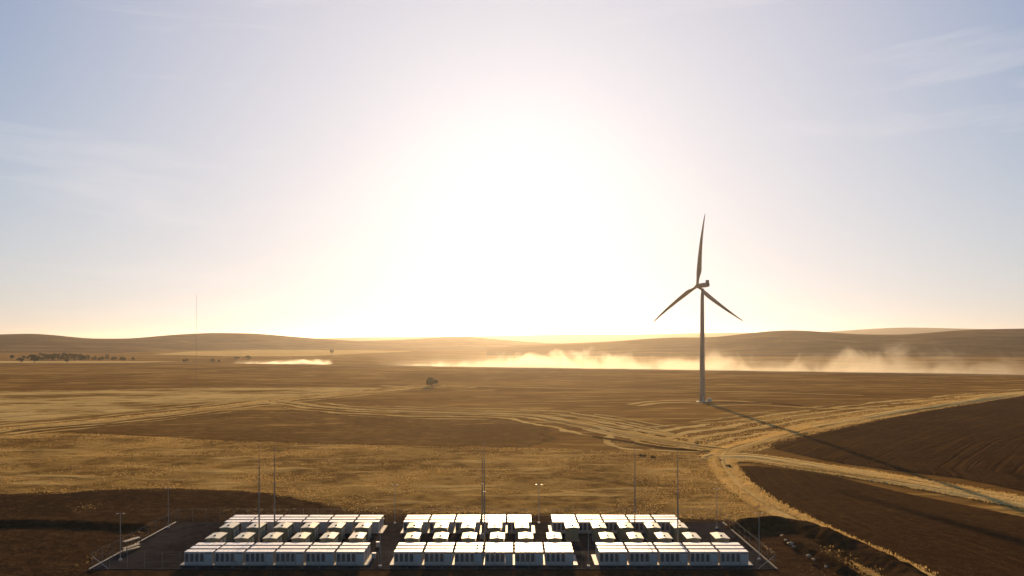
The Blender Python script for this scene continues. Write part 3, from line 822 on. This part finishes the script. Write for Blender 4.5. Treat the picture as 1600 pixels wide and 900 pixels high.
def fence(x0, y0, x1, y1, lab, braces):
    L = math.hypot(x1 - x0, y1 - y0)
    e = empty('security_fence', (x0, y0, 0.02), math.atan2(y1 - y0, x1 - x0)); tag(e, lab, "fence", "chain link fences round the pad")
    n = round(L / 2.9)
    for i in range(n + 1): link('post', me_post, None, e, (L * i / n, 0, 0))
    for z in (0.12, 1.3, 2.5): MB().tube((0, 0.05, z), (L, 0.05, z), 0.008, n=4).build('wire', M['fence'], e)
    for k in range(3): MB().tube((0, -0.06 - 0.07 * k, 2.68 + 0.09 * k), (L, -0.06 - 0.07 * k, 2.68 + 0.09 * k), 0.005, n=4).build('wire', M['fence'], e)
    g = MB(); g.add([(0, 0.066, 0.1), (L, 0.066, 0.1), (L, 0.066, 2.52), (0, 0.066, 2.52)], [(0, 1, 2, 3)]); g.build('chain_link', m_link, e)
    for s in braces:
        a = (0.06, 0.06, 2.2) if s == 0 else (L - 0.06, 0.06, 2.2); c = (2.7, 0.06, 0.1) if s == 0 else (L - 2.7, 0.06, 0.1)
        MB().tube(a, c, 0.045, n=6).build('brace', M['galv'], e)


fx0, fx1, fy0, fy1 = PX0 + 0.2, PX1 - 0.2, PY0 + 0.3, PY1 + 0.6
fence(fx0, fy1, fx1, fy1, "chain link fence running behind the far battery clusters", ())
fence(fx0, fy0, fx0, fy1, "chain link fence along the left side of the pad", ())
fence(fx1, fy1, fx1, fy0, "chain link fence along the right side of the pad", ())
fence(fx1, fy0, fx0, fy0, "chain link fence along the front of the pad", (0, 1))

# rack with pale boards outside the left fence
x, y, _ = P(206, 862)
e = empty('storage_rack', (x, y, 0.05), R(68)); tag(e, "dark rack holding pale boards just outside the left fence", "rack"); e.scale = (0.75, 0.75, 0.7)
for i in range(2):
    for j in range(2): MB().box(-1.9 + 3.7 * i, -1.8 + 3.7 * i, -0.7 + 1.3 * j, -0.6 + 1.3 * j, 0, 3.3).build('upright', M['dark'], e)
for k, z in enumerate((0.5, 1.2, 2.9)):
    for j in range(2): MB().box(-1.9, 1.9, -0.69 + 1.3 * j, -0.61 + 1.3 * j, z, z + 0.1).build('beam', M['dark'], e)
    for j in range(3): MB().box(-2.1, 2.0, -0.66 + 0.45 * j, -0.27 + 0.45 * j, z + 0.103, z + 0.24).build('board', M['timber'], e)

# ------------------------------------------------------------------ wind turbine
tx, ty, _ = P(1097.3, 628)
HUB = CAM_H - (446 - HY) * ty / FPX
T = empty('wind_turbine', (tx, ty, 0)); tag(T, "tall white three bladed wind turbine standing on the plain", "wind turbine")


def lathe(name, prof, mat, parent, n=28, loc=(0, 0, 0)):
    """prof: (radius, z)"""
    V, F = [], []
    for r, z in prof:
        for i in range(n):
            a = 2 * math.pi * i / n; V.append((r * math.cos(a), r * math.sin(a), z))
    for j in range(len(prof) - 1):
        for i in range(n): F.append((j * n + i, j * n + (i + 1) % n, (j + 1) * n + (i + 1) % n, (j + 1) * n + i))
    F.append(tuple(range(n - 1, -1, -1))); F.append(tuple((len(prof) - 1) * n + i for i in range(n)))
    me = bpy.data.meshes.new(name); me.from_pydata(V, [], F)
    for p in me.polygons: p.use_smooth = len(p.vertices) == 4
    return link(name, me, mat, parent, loc)


TOPZ = HUB - 1.9
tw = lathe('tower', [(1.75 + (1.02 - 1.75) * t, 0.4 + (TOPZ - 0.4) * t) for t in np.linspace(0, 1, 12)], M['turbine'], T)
for t in (0.30, 0.63):
    r = 1.75 + (1.02 - 1.75) * t
    lathe('flange', [(r + 0.01, -0.08), (r + 0.05, -0.06), (r + 0.05, 0.06), (r + 0.01, 0.08)], M['galv'], tw, loc=(0, 0, 0.4 + (TOPZ - 0.4) * t))
lathe('foundation', [(3.4, 0.0), (3.4, 0.3), (2.4, 0.398)], M['concrete'], T)
MB().box(-0.5, 0.5, -1.83, -1.6, 1.4, 3.7).build('door', M['galv'], tw)
MB().box(-0.7, 0.7, -2.9, -1.72, 0.38, 1.38).build('steps', M['galv'], T)
YAW = R(210)
NA = bpy.data.objects.new('nacelle', None)
# nacelle body: rounded box lofted along its axis (local y: rotor at -y)
secs = [(-2.9, 1.25, 1.25, 0.0), (-2.2, 1.5, 1.5, 0.0), (-1.0, 1.75, 1.7, 0.05), (1.5, 1.85, 1.8, 0.1), (5.0, 1.8, 1.75, 0.12), (6.6, 1.6, 1.5, 0.15), (7.0, 1.1, 1.1, 0.2)]
V, F = [], []; n = 20
for yy, hx, hz, oz in secs:
    for i in range(n):
        a = 2 * math.pi * i / n; cx_, cz_ = math.cos(a), math.sin(a); p_ = 0.55
        hx_, hz_ = hx * 0.8, hz * 0.78
        V.append((hx_ * math.copysign(abs(cx_) ** p_, cx_), (yy if yy < 0 else yy * 0.72), oz + hz_ * math.copysign(abs(cz_) ** p_, cz_)))
for j in range(len(secs) - 1):
    for i in range(n): F.append((j * n + i, (j + 1) * n + i, (j + 1) * n + (i + 1) % n, j * n + (i + 1) % n))
F.append(tuple(range(n))); F.append(tuple((len(secs) - 1) * n + i for i in range(n - 1, -1, -1)))
me = bpy.data.meshes.new('nacelle'); me.from_pydata(V, [], F)
for p in me.polygons: p.use_smooth = True
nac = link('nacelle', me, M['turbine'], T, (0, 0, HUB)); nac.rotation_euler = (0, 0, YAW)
g = MB(); g.box(-1.1, 1.1, 3.7, 4.6, 1.2, 3.0); g.build('cooler', M['turbine'], nac, bevel=0.1)
MB().tube((0.6, 3.3, 1.3), (0.6, 3.3, 3.0), 0.04, n=6).build('wind_vane', M['galv'], nac)
hub_me = [(1.2, -0.6), (1.45, 0.3), (1.45, 1.3), (1.15, 2.1), (0.6, 2.6), (0.05, 2.75)]
hb = lathe('hub', hub_me, M['turbine'], T)
HX = Vector((math.sin(YAW), -math.cos(YAW), 0))
hb.location = Vector((0, 0, HUB)) + HX * 3.0
hb.rotation_euler = HX.to_track_quat('Z', 'Y').to_euler()
BL = 43.6


def blade_mesh():
    ns, na = 30, 20
    V, F = [], []
    for j in range(ns):
        t = j / (ns - 1); z = 1.0 + t * (BL - 1.0)
        if t < 0.05: ch, th = 1.7, 1.7
        elif t < 0.2:
            s = (t - 0.05) / 0.15; s = s * s * (3 - 2 * s); ch = 1.7 + 1.75 * s; th = 1.7 - 0.85 * s
        else:
            s = (t - 0.2) / 0.8; ch = 3.45 * (1 - s) ** 0.9 + 0.42 * s; th = 0.85 * (1 - s) ** 1.3 + 0.07
        if t > 0.96: ch *= 1 - 0.6 * (t - 0.96) / 0.04
        circ = 1 - min(1, max(0, (t - 0.03) / 0.15))
        tw_ = -R(16 * (1 - t) ** 2 + 6)
        bend = 3.6 * t ** 2.4
        for i in range(na):
            a = 2 * math.pi * i / na
            xx = math.cos(a); yy = math.sin(a)
            af_y = yy * (0.5 + 0.5 * xx) ** 0.6 if xx < 0 else yy
            px_ = (xx * 0.5 + 0.18 * (1 - circ) * -1) * ch
            py_ = (af_y * (1 - circ) + yy * circ) * 0.5 * th
            c, s_ = math.cos(tw_), math.sin(tw_)
            V.append((px_ * c - py_ * s_, px_ * s_ + py_ * c + bend, z))
    for j in range(ns - 1):
        for i in range(na): F.append((j * na + i, j * na + (i + 1) % na, (j + 1) * na + (i + 1) % na, (j + 1) * na + i))
    F.append(tuple(range(na - 1, -1, -1))); F.append(tuple((ns - 1) * na + i for i in range(na)))
    me = bpy.data.meshes.new('blade'); me.from_pydata(V, [], F)
    for p in me.polygons: p.use_smooth = True
    me.materials.append(M['turbine'])
    return me


bme = blade_mesh()
for k in range(3):
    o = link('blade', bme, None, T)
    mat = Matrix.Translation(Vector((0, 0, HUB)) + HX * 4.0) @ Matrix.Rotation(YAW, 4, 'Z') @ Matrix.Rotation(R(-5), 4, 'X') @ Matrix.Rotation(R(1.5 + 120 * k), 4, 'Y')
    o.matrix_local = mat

e = empty('padmount_transformer', (tx + 4.6, ty + 0.8, 0)); tag(e, "small grey transformer box at the foot of the wind turbine", "transformer")
MB().box(-1.1, 1.1, -0.9, 0.9, 0.2, 2.0).build('body', M['galv'], e, bevel=0.05)
MB().box(-1.4, 1.4, -1.2, 1.2, 0, 0.198).build('plinth', M['concrete'], e)
MB().box(-1.15, 1.15, -0.95, 0.95, 2.003, 2.1).build('lid', M['galv'], e)

# ------------------------------------------------------------------ met masts


def met_mast(px, by, ty_, lab):
    x, y, _ = P(px, by); h = CAM_H - (ty_ - HY) * y / FPX
    e = empty('met_mast', (x, y, 0)); tag(e, lab, "met mast", "tall thin measuring masts on the plain")
    g = MB(); r = 0.2
    leg = [(r * math.cos(a), r * math.sin(a)) for a in (0.5, 0.5 + 2.094, 0.5 + 4.189)]
    for a in leg: g.tube((a[0], a[1], 0), (a[0], a[1], h), 0.035, n=4)
    k, z = 0, 0.0
    while z < h - 1.2:
        a, b = leg[k % 3], leg[(k + 1) % 3]; g.tube((a[0], a[1], z), (b[0], b[1], z + 1.0), 0.018, n=3, caps=False); z += 1.0; k += 1
    g.build('lattice', M['mast'], e)
    for zz in (h * 0.5, h * 0.8):
        MB().tube((-1.6, 0, zz), (1.6, 0, zz), 0.02, n=4).build('boom', M['mast'], e)
    for a in (0.4, 0.4 + 2.094, 0.4 + 4.189):
        MB().tube((0.2 * math.cos(a), 0.2 * math.sin(a), h * 0.9), (35 * math.cos(a), 35 * math.sin(a), 0.02), 0.008, n=3).build('guy_wire', M['mast'], e)


met_mast(307, 607, 460, "tall thin lattice measuring mast left of the lone tree")
met_mast(911, 592, 472, "tall thin lattice measuring mast left of the turbine, before the dust")

# ------------------------------------------------------------------ trees


def crown_mesh(w, h, nclump, nleaf, leaf, seed, flat=0.75, z0=0.25):
    r = np.random.default_rng(seed)
    C = []
    while len(C) < nclump:
        p = r.uniform(-1, 1, 3)
        if np.linalg.norm(p) < 1 and (np.linalg.norm(p) > 0.35 or r.random() < 0.3): C.append(p)
    C = np.array(C); C[:, :2] *= w / 2 * 0.8; C[:, 2] = h * (z0 + (1 - z0) / 2) + C[:, 2] * h * (1 - z0) / 2 * 0.82
    rad = r.uniform(0.16, 0.30, nclump) * w * 0.62
    ci = r.integers(0, nclump, nleaf)
    d = r.normal(size=(nleaf, 3)); d /= np.linalg.norm(d, axis=1)[:, None]
    d *= r.random(nleaf)[:, None] ** 0.45
    pos = C[ci] + d * rad[ci][:, None] * np.array([1, 1, flat])
    pos[:, 2] = np.clip(pos[:, 2], h * 0.08, None)
    a = r.normal(size=(nleaf, 3)); a /= np.linalg.norm(a, axis=1)[:, None]
    b = np.cross(a, r.normal(size=(nleaf, 3))); b /= np.linalg.norm(b, axis=1)[:, None]
    s = leaf * r.uniform(0.6, 1.3, nleaf)[:, None]
    v = np.stack([pos - a * s, pos + b * s * 0.5, pos + a * s, pos - b * s * 0.5], 1).reshape(-1, 3)
    f = np.arange(nleaf * 4).reshape(-1, 4)
    return mesh_np('crown', v, f, False, {'tone': np.repeat(r.random(nleaf), 4)}), C


def tree(px, by, w, h, lab, seed, name='gum_tree', group="gum trees on the plain", nleaf=1500, cat="tree", z0=0.22):
    x, y, _ = P(px, by)
    e = empty(name, (x, y, 0), 0); tag(e, lab, cat, group)
    me, C = crown_mesh(w, h, 14, nleaf, 0.045 * w + 0.12, seed, z0=z0)
    link('crown', me, M['leaf'] if cat == 'tree' else M['scrub'], e)
    g = MB(); r = w * 0.028 + 0.06
    g.tube((0, 0, -0.2), (0.03 * w, 0, h * 0.3), r * 1.3, r, 8)
    for c in C[:6]: g.tube((0.03 * w, 0, h * 0.28), tuple(c), r * 0.7, r * 0.2, 6)
    g.build('trunk', M['bark'], e)


tree(675, 604, 11.0, 8.6, "lone bushy gum tree at the end of the pale left track", 3, nleaf=3500, z0=-0.05)
tree(53, 567.5, 15, 15.5, "largest round gum tree before the left grove", 5, nleaf=2500, z0=0.1)
tree(32, 567, 10, 9, "low bushy gum tree left of the largest round gum", 6)
tree(105, 567, 8.5, 8, "small gum tree standing alone on the pale strip", 8)
tree(36.5, 562.5, 8, 9, "small gum tree behind the gap left of the largest gum", 9)
tree(43.5, 562.5, 8, 8.5, "small gum tree tucked just left of the largest gum", 10)
tree(19, 562, 9, 9.5, "leftmost small round gum tree on the plain", 11)
grove = [(66, 17, 14), (74, 17, 14), (82, 18, 13.5), (91, 17, 14), (100, 18, 13.5), (109, 17, 14), (118, 16, 12), (127, 17, 12), (136, 14, 11), (148, 12, 8), (158, 12, 7.5), (167, 9, 13), (177, 12, 7.5), (191, 13, 6.5), (208, 7, 7)]
NUM = ['first', 'second', 'third', 'fourth', 'fifth', 'sixth', 'seventh', 'eighth', 'ninth', 'tenth', 'eleventh', 'twelfth', 'thirteenth', 'fourteenth', 'fifteenth']
for i, (px, w, h) in enumerate(grove):
    tree(px, 563.2, w, h, f"dark gum tree in the long left grove, {NUM[i]} from its left end", 20 + i, nleaf=900, z0=0.05)
tree(519, 556.5, 12, 16, "lone gum tree on the pale field below the left hill", 44, z0=0.4)
for i, (px, by, w, h, lab) in enumerate([(290, 565.5, 13, 7, "low scrubby tree just left of the left measuring mast"), (332, 565.5, 12, 7, "low scrubby tree right of the left measuring mast"),
                                         (341, 566, 8, 5, "small shrub tree beside the left end of the small dust plume"), (369, 562, 14, 9, "scrubby tree behind the small left dust plume, left of two"),
                                         (388, 562, 16, 10, "scrubby tree behind the small left dust plume, right of two"), (1326, 553, 22, 13, "scrubby tree at the foot of the right hill, leftmost"),
                                         (1345, 553, 16, 9, "scrubby tree at the foot of the right hill, second from left"), (1372, 546, 26, 14, "dark scrubby tree up on the right hill slope"),
                                         (1453, 552, 24, 13, "dark scrubby tree at the foot of the right hill, rightmost")]):
    tree(px, by, w * 0.8, h * 0.8, lab, 60 + i, name='scrub_tree', group="scrub trees far out on the plain", nleaf=700, z0=0.03)
for i, (px, by, w, h, lab) in enumerate([(1089, 695.5, 1.8, 1.0, "small dark shrub on the pale track left of the junction"), (1003, 713, 2.6, 0.7, "low dark shrub below the ditch, left of two"),
                                         (1021, 716, 2.0, 0.6, "low dark shrub below the ditch, right of two"), (1138, 731, 2.4, 0.8, "low dark shrub inside the bend of the right track"),
                                         (1128, 722, 1.8, 0.7, "tiny dark shrub at the top of the right track bend")]):
    tree(px, by, w, h, lab, 80 + i, name='shrub', group="low shrubs in the fields", nleaf=500, cat="shrub", z0=0.0)

# ------------------------------------------------------------------ rocks on the spoil heaps
for i, (px, by, s, lab) in enumerate([(1235, 849, 0.8, "bright pale rock on the right spoil heap, largest"), (1222, 837, 0.55, "pale rock at the top of the right spoil heap"), (1240, 854, 0.5, "small pale rock just below the brightest rock"),
                                      (1263, 868, 0.6, "pale slab of rock farther down the right spoil heap"), (1271, 874, 0.45, "small pale rock beside the lower slab"), (1228, 844, 0.5, "small brown rock above the brightest rock"),
                                      (1291, 885, 0.45, "small pale rock near the bottom of right spoil heap")]):
    bm = bmesh.new(); bmesh.ops.create_icosphere(bm, subdivisions=2, radius=1.0)
    for v in bm.verts:
        v.co *= 0.75 + 0.5 * random.random(); v.co.z *= 0.6; v.co.x *= 1.3
    me = bpy.data.meshes.new('rock'); bm.to_mesh(me); bm.free()
    p = P(px, by, 0.9)
    o = link('rock', me, M['rock'], None, (p[0], p[1], 0.9)); o.scale = (s * 0.6, s * 0.6, s * 0.6); o.rotation_euler = (0, 0, i * 1.3)
    tag(o, lab, "rock", "pale rocks on the right spoil heap")

# ------------------------------------------------------------------ dry grass (real blades)


def tufts(name, X, Y, hmin, hmax, wid, nb, label, z=0.05, mat='grass'):
    N = len(X)
    r = rng
    h = r.uniform(hmin, hmax, N) * (0.6 + 0.8 * fbm(X / 5, Y / 5, 51))
    tone = np.clip(0.25 + 0.6 * (fbm(X / 7, Y / 7, 52) - 0.2) + r.normal(0, 0.18, N), 0, 1)
    Vs, To = [], []
    for b in range(nb):
        a = r.uniform(0, 2 * np.pi, N); rr = r.uniform(0, 0.22, N)
        cx_, cy_ = X + rr * np.cos(a), Y + rr * np.sin(a)
        t = r.uniform(0, 2 * np.pi, N); w = wid * r.uniform(0.6, 1.3, N)
        lx, ly = r.normal(0, 0.3, N) * h, r.normal(0, 0.3, N) * h
        Vs.append(np.stack([np.stack([cx_ - w * np.cos(t), cy_ - w * np.sin(t), np.full(N, z)], 1), np.stack([cx_ + w * np.cos(t), cy_ + w * np.sin(t), np.full(N, z)], 1),
                            np.stack([cx_ + lx, cy_ + ly, z + h * r.uniform(0.7, 1.1, N)], 1)], 1))
        To.append(np.repeat(tone[:, None], 3, 1))
    V = np.concatenate(Vs).reshape(-1, 3); To = np.concatenate(To).ravel()
    o = link(name, mesh_np(name, V, np.arange(len(V)).reshape(-1, 3), False, {'tone': To}), M[mat])
    return tag(o, label, "dry grass", kind="stuff")


def sample(n, bounds, fn):
    X = rng.uniform(bounds[0], bounds[1], n); Y = rng.uniform(bounds[2], bounds[3], n)
    k = rng.random(n) < fn(X, Y)
    return X[k], Y[k]


def in_view(X, Y, m=1.06): return np.abs(X) < 800 / FPX * Y * m


# golden near field
f = lambda X, Y: (poly_sd(X, Y, near_pts) > -1) * in_view(X, Y) * np.clip((fbm(X / 26, Y / 12, 61) - 0.28) * 2.4, 0.15, 1)
X_, Y_ = sample(260000, (-200, 75, 108, 285), f)
tufts('dry_grass', X_, Y_, 0.13, 0.32, 0.06, 3, "golden dry grass across the near field behind the pad", 0.1)


def near_line(pts, w):
    return lambda X, Y: np.clip((1 - seg_dist(X, Y, pts)[0] / w) * 2.2, 0, 1) * in_view(X, Y, 1.1)


X_, Y_ = sample(240000, (40, 130, 95, 300), near_line(rt_pts, 4.6))
tufts('dry_grass', X_, Y_, 0.22, 0.6, 0.06, 3, "tall pale dry grass on the verge curving round the right fields", 0.2, 'grass_pale')
X_, Y_ = sample(120000, (60, 190, 140, 240), near_line(st_pts, 8))
tufts('dry_grass', X_, Y_, 0.22, 0.5, 0.07, 3, "pale dry grass on the strip between the two ploughed fields", 0.2, 'grass_pale')
f2 = lambda X, Y: np.clip(near_line(rt_pts, 11)(X, Y) + 0.5 * near_line(rt2_pts, 18)(X, Y) * np.clip((fbm(X / 25, Y / 8, 63) - 0.35) * 5, 0, 1), 0, 1)
X_, Y_ = sample(110000, (60, 380, 230, 480), f2)
tufts('dry_grass', X_, Y_, 0.2, 0.42, 0.10, 3, "pale dry grass along the straw tracks below the turbine", 0.15, 'grass_pale')
f3 = lambda X, Y: np.clip(near_line(lt2_pts, 5)(X, Y) + near_line(lt_pts, 6)(X, Y), 0, 1) * np.clip((fbm(X / 20, Y / 12, 64) - 0.3) * 4, 0, 1)
X_, Y_ = sample(160000, (-330, 90, 225, 560), f3)
tufts('dry_grass', X_, Y_, 0.2, 0.4, 0.12, 3, "pale dry grass along the straw tracks across the left plain", 0.12, 'grass_pale')
f4 = lambda X, Y: (poly_sd(X, Y, soil_pts) > 0) * ((X < -72) | (X > 46) | (Y > 143)) * in_view(X, Y, 1.1) * np.clip((fbm(X / 9, Y / 9, 66) - 0.45) * 2.5, 0.0, 0.6)
X_, Y_ = sample(60000, (-140, 90, 100, 175), f4)
tufts('dry_grass', X_, Y_, 0.12, 0.35, 0.07, 3, "sparse short grass on the dark soil round the pad", 0.05)

# ------------------------------------------------------------------ dust behind the road


def dust(name, pA, pB, width, height, dens, label, thr=0.42, hfall=1.0, scale=0.035, base=0.5, seed=0.0, taper=0.0):
    (ax, ay), (bx, by) = pA, pB
    L = math.hypot(bx - ax, by - ay)
    o = MB().box(0, L, 0, width, 0.3, height).build(name, None)
    o.location = (ax, ay, 0); o.rotation_euler = (0, 0, math.atan2(by - ay, bx - ax))
    m = bpy.data.materials.new(name); m.use_nodes = True
    n, l = m.node_tree.nodes, m.node_tree.links; n.clear()
    out = n.new('ShaderNodeOutputMaterial'); pv = n.new('ShaderNodeVolumePrincipled')
    pv.inputs['Color'].default_value = (0.97, 0.89, 0.77, 1); pv.inputs['Anisotropy'].default_value = 0.55
    tcn = n.new('ShaderNodeTexCoord'); sp = n.new('ShaderNodeSeparateXYZ'); l.new(tcn.outputs['Object'], sp.inputs[0])

    def nm(op, a, c=None, clamp=False):
        k = n.new('ShaderNodeMath'); k.operation = op; k.use_clamp = clamp
        for i, v in enumerate((a, c)):
            if v is None: continue
            if isinstance(v, (int, float)): k.inputs[i].default_value = v
            else: l.new(v, k.inputs[i])
        return k.outputs[0]

    def noise(s, d, r, vscale, off):
        mpn = n.new('ShaderNodeMapping'); mpn.inputs['Scale'].default_value = vscale; mpn.inputs['Location'].default_value = off
        mpn.inputs['Rotation'].default_value = (0, R(20), 0)
        l.new(tcn.outputs['Object'], mpn.inputs[0])
        k = n.new('ShaderNodeTexNoise'); k.inputs['Scale'].default_value = s; k.inputs['Detail'].default_value = d; k.inputs['Roughness'].default_value = r
        k.inputs['Distortion'].default_value = 0.6
        l.new(mpn.outputs[0], k.inputs['Vector']); return k.outputs['Fac']
    z = nm('DIVIDE', sp.outputs[2], height)
    n1 = noise(scale, 5, 0.6, (1, 0.8, 1.0), (seed, 0, 0)); n2 = noise(scale * 0.16, 2, 0.5, (1, 1, 0.3), (seed + 40, 9, 0))
    puff = nm('SUBTRACT', nm('ADD', nm('MULTIPLY', n1, 0.6), nm('MULTIPLY', n2, 0.55)), nm('ADD', nm('MULTIPLY', z, 0.40 * hfall), thr))
    puff = nm('MULTIPLY', nm('MAXIMUM', puff, 0.0), 6.0)
    low = nm('MULTIPLY', nm('POWER', 2.718, nm('MULTIPLY', z, -10.0)), nm('MULTIPLY', nm('MAXIMUM', nm('SUBTRACT', nm('ADD', nm('MULTIPLY', n2, 0.8), nm('MULTIPLY', n1, 0.2)), 0.3), 0.0), base * 4))
    yy = nm('SUBTRACT', nm('MULTIPLY', nm('DIVIDE', sp.outputs[1], width), 2.0), 1.0)
    ef = nm('SUBTRACT', 1.0, nm('POWER', nm('ABSOLUTE', yy), 2.0))
    xf = nm('MULTIPLY', nm('MINIMUM', nm('DIVIDE', sp.outputs[0], L * 0.12), 1.0), nm('MINIMUM', nm('DIVIDE', nm('SUBTRACT', L, sp.outputs[0]), L * 0.1), 1.0))
    xf = nm('MULTIPLY', xf, nm('SUBTRACT', 1.0, nm('MULTIPLY', nm('DIVIDE', sp.outputs[0], L), taper)))
    tf = nm('MINIMUM', nm('MULTIPLY', nm('SUBTRACT', 1.0, z), 3.0), 1.0)
    dn = nm('MULTIPLY', nm('MULTIPLY', nm('MULTIPLY', nm('ADD', puff, low), dens), nm('MULTIPLY', ef, xf)), tf)
    l.new(dn, pv.inputs['Density']); l.new(pv.outputs[0], out.inputs['Volume'])
    m.cycles.volume_step_rate = 0.35
    o.data.materials.clear(); o.data.materials.append(m)
    return tag(o, label, "dust", kind="stuff")


a, b = P(570, 572.2), P(1760, 590)
dust('dust_cloud', a[:2], b[:2], 55, 66, 0.040, "long drifting plume of pale dust rising along the far road", thr=0.53, scale=0.03, base=0.6, taper=0.9)
a, b = P(352, 568.5), P(510, 570.5)
dust('dust_cloud', a[:2], b[:2], 30, 20, 0.10, "short low plume of bright dust on the far left road", thr=0.50, scale=0.05, base=0.45, seed=13.0)

# ------------------------------------------------------------------ haze
HZ = 21000.0
h = MB().box(-HZ, HZ, -HZ, HZ, -2.0, 178.0).build('haze', None)
m = bpy.data.materials.new('haze'); m.use_nodes = True
n, l = m.node_tree.nodes, m.node_tree.links; n.clear()
out = n.new('ShaderNodeOutputMaterial'); pv = n.new('ShaderNodeVolumePrincipled')
pv.inputs['Color'].default_value = (0.94, 0.84, 0.76, 1); pv.inputs['Density'].default_value = 0.000046; pv.inputs['Anisotropy'].default_value = 0.72
l.new(pv.outputs[0], out.inputs['Volume'])
h.data.materials.clear(); h.data.materials.append(m)
tag(h, "thin warm evening haze over the whole plain", "haze", kind="stuff")
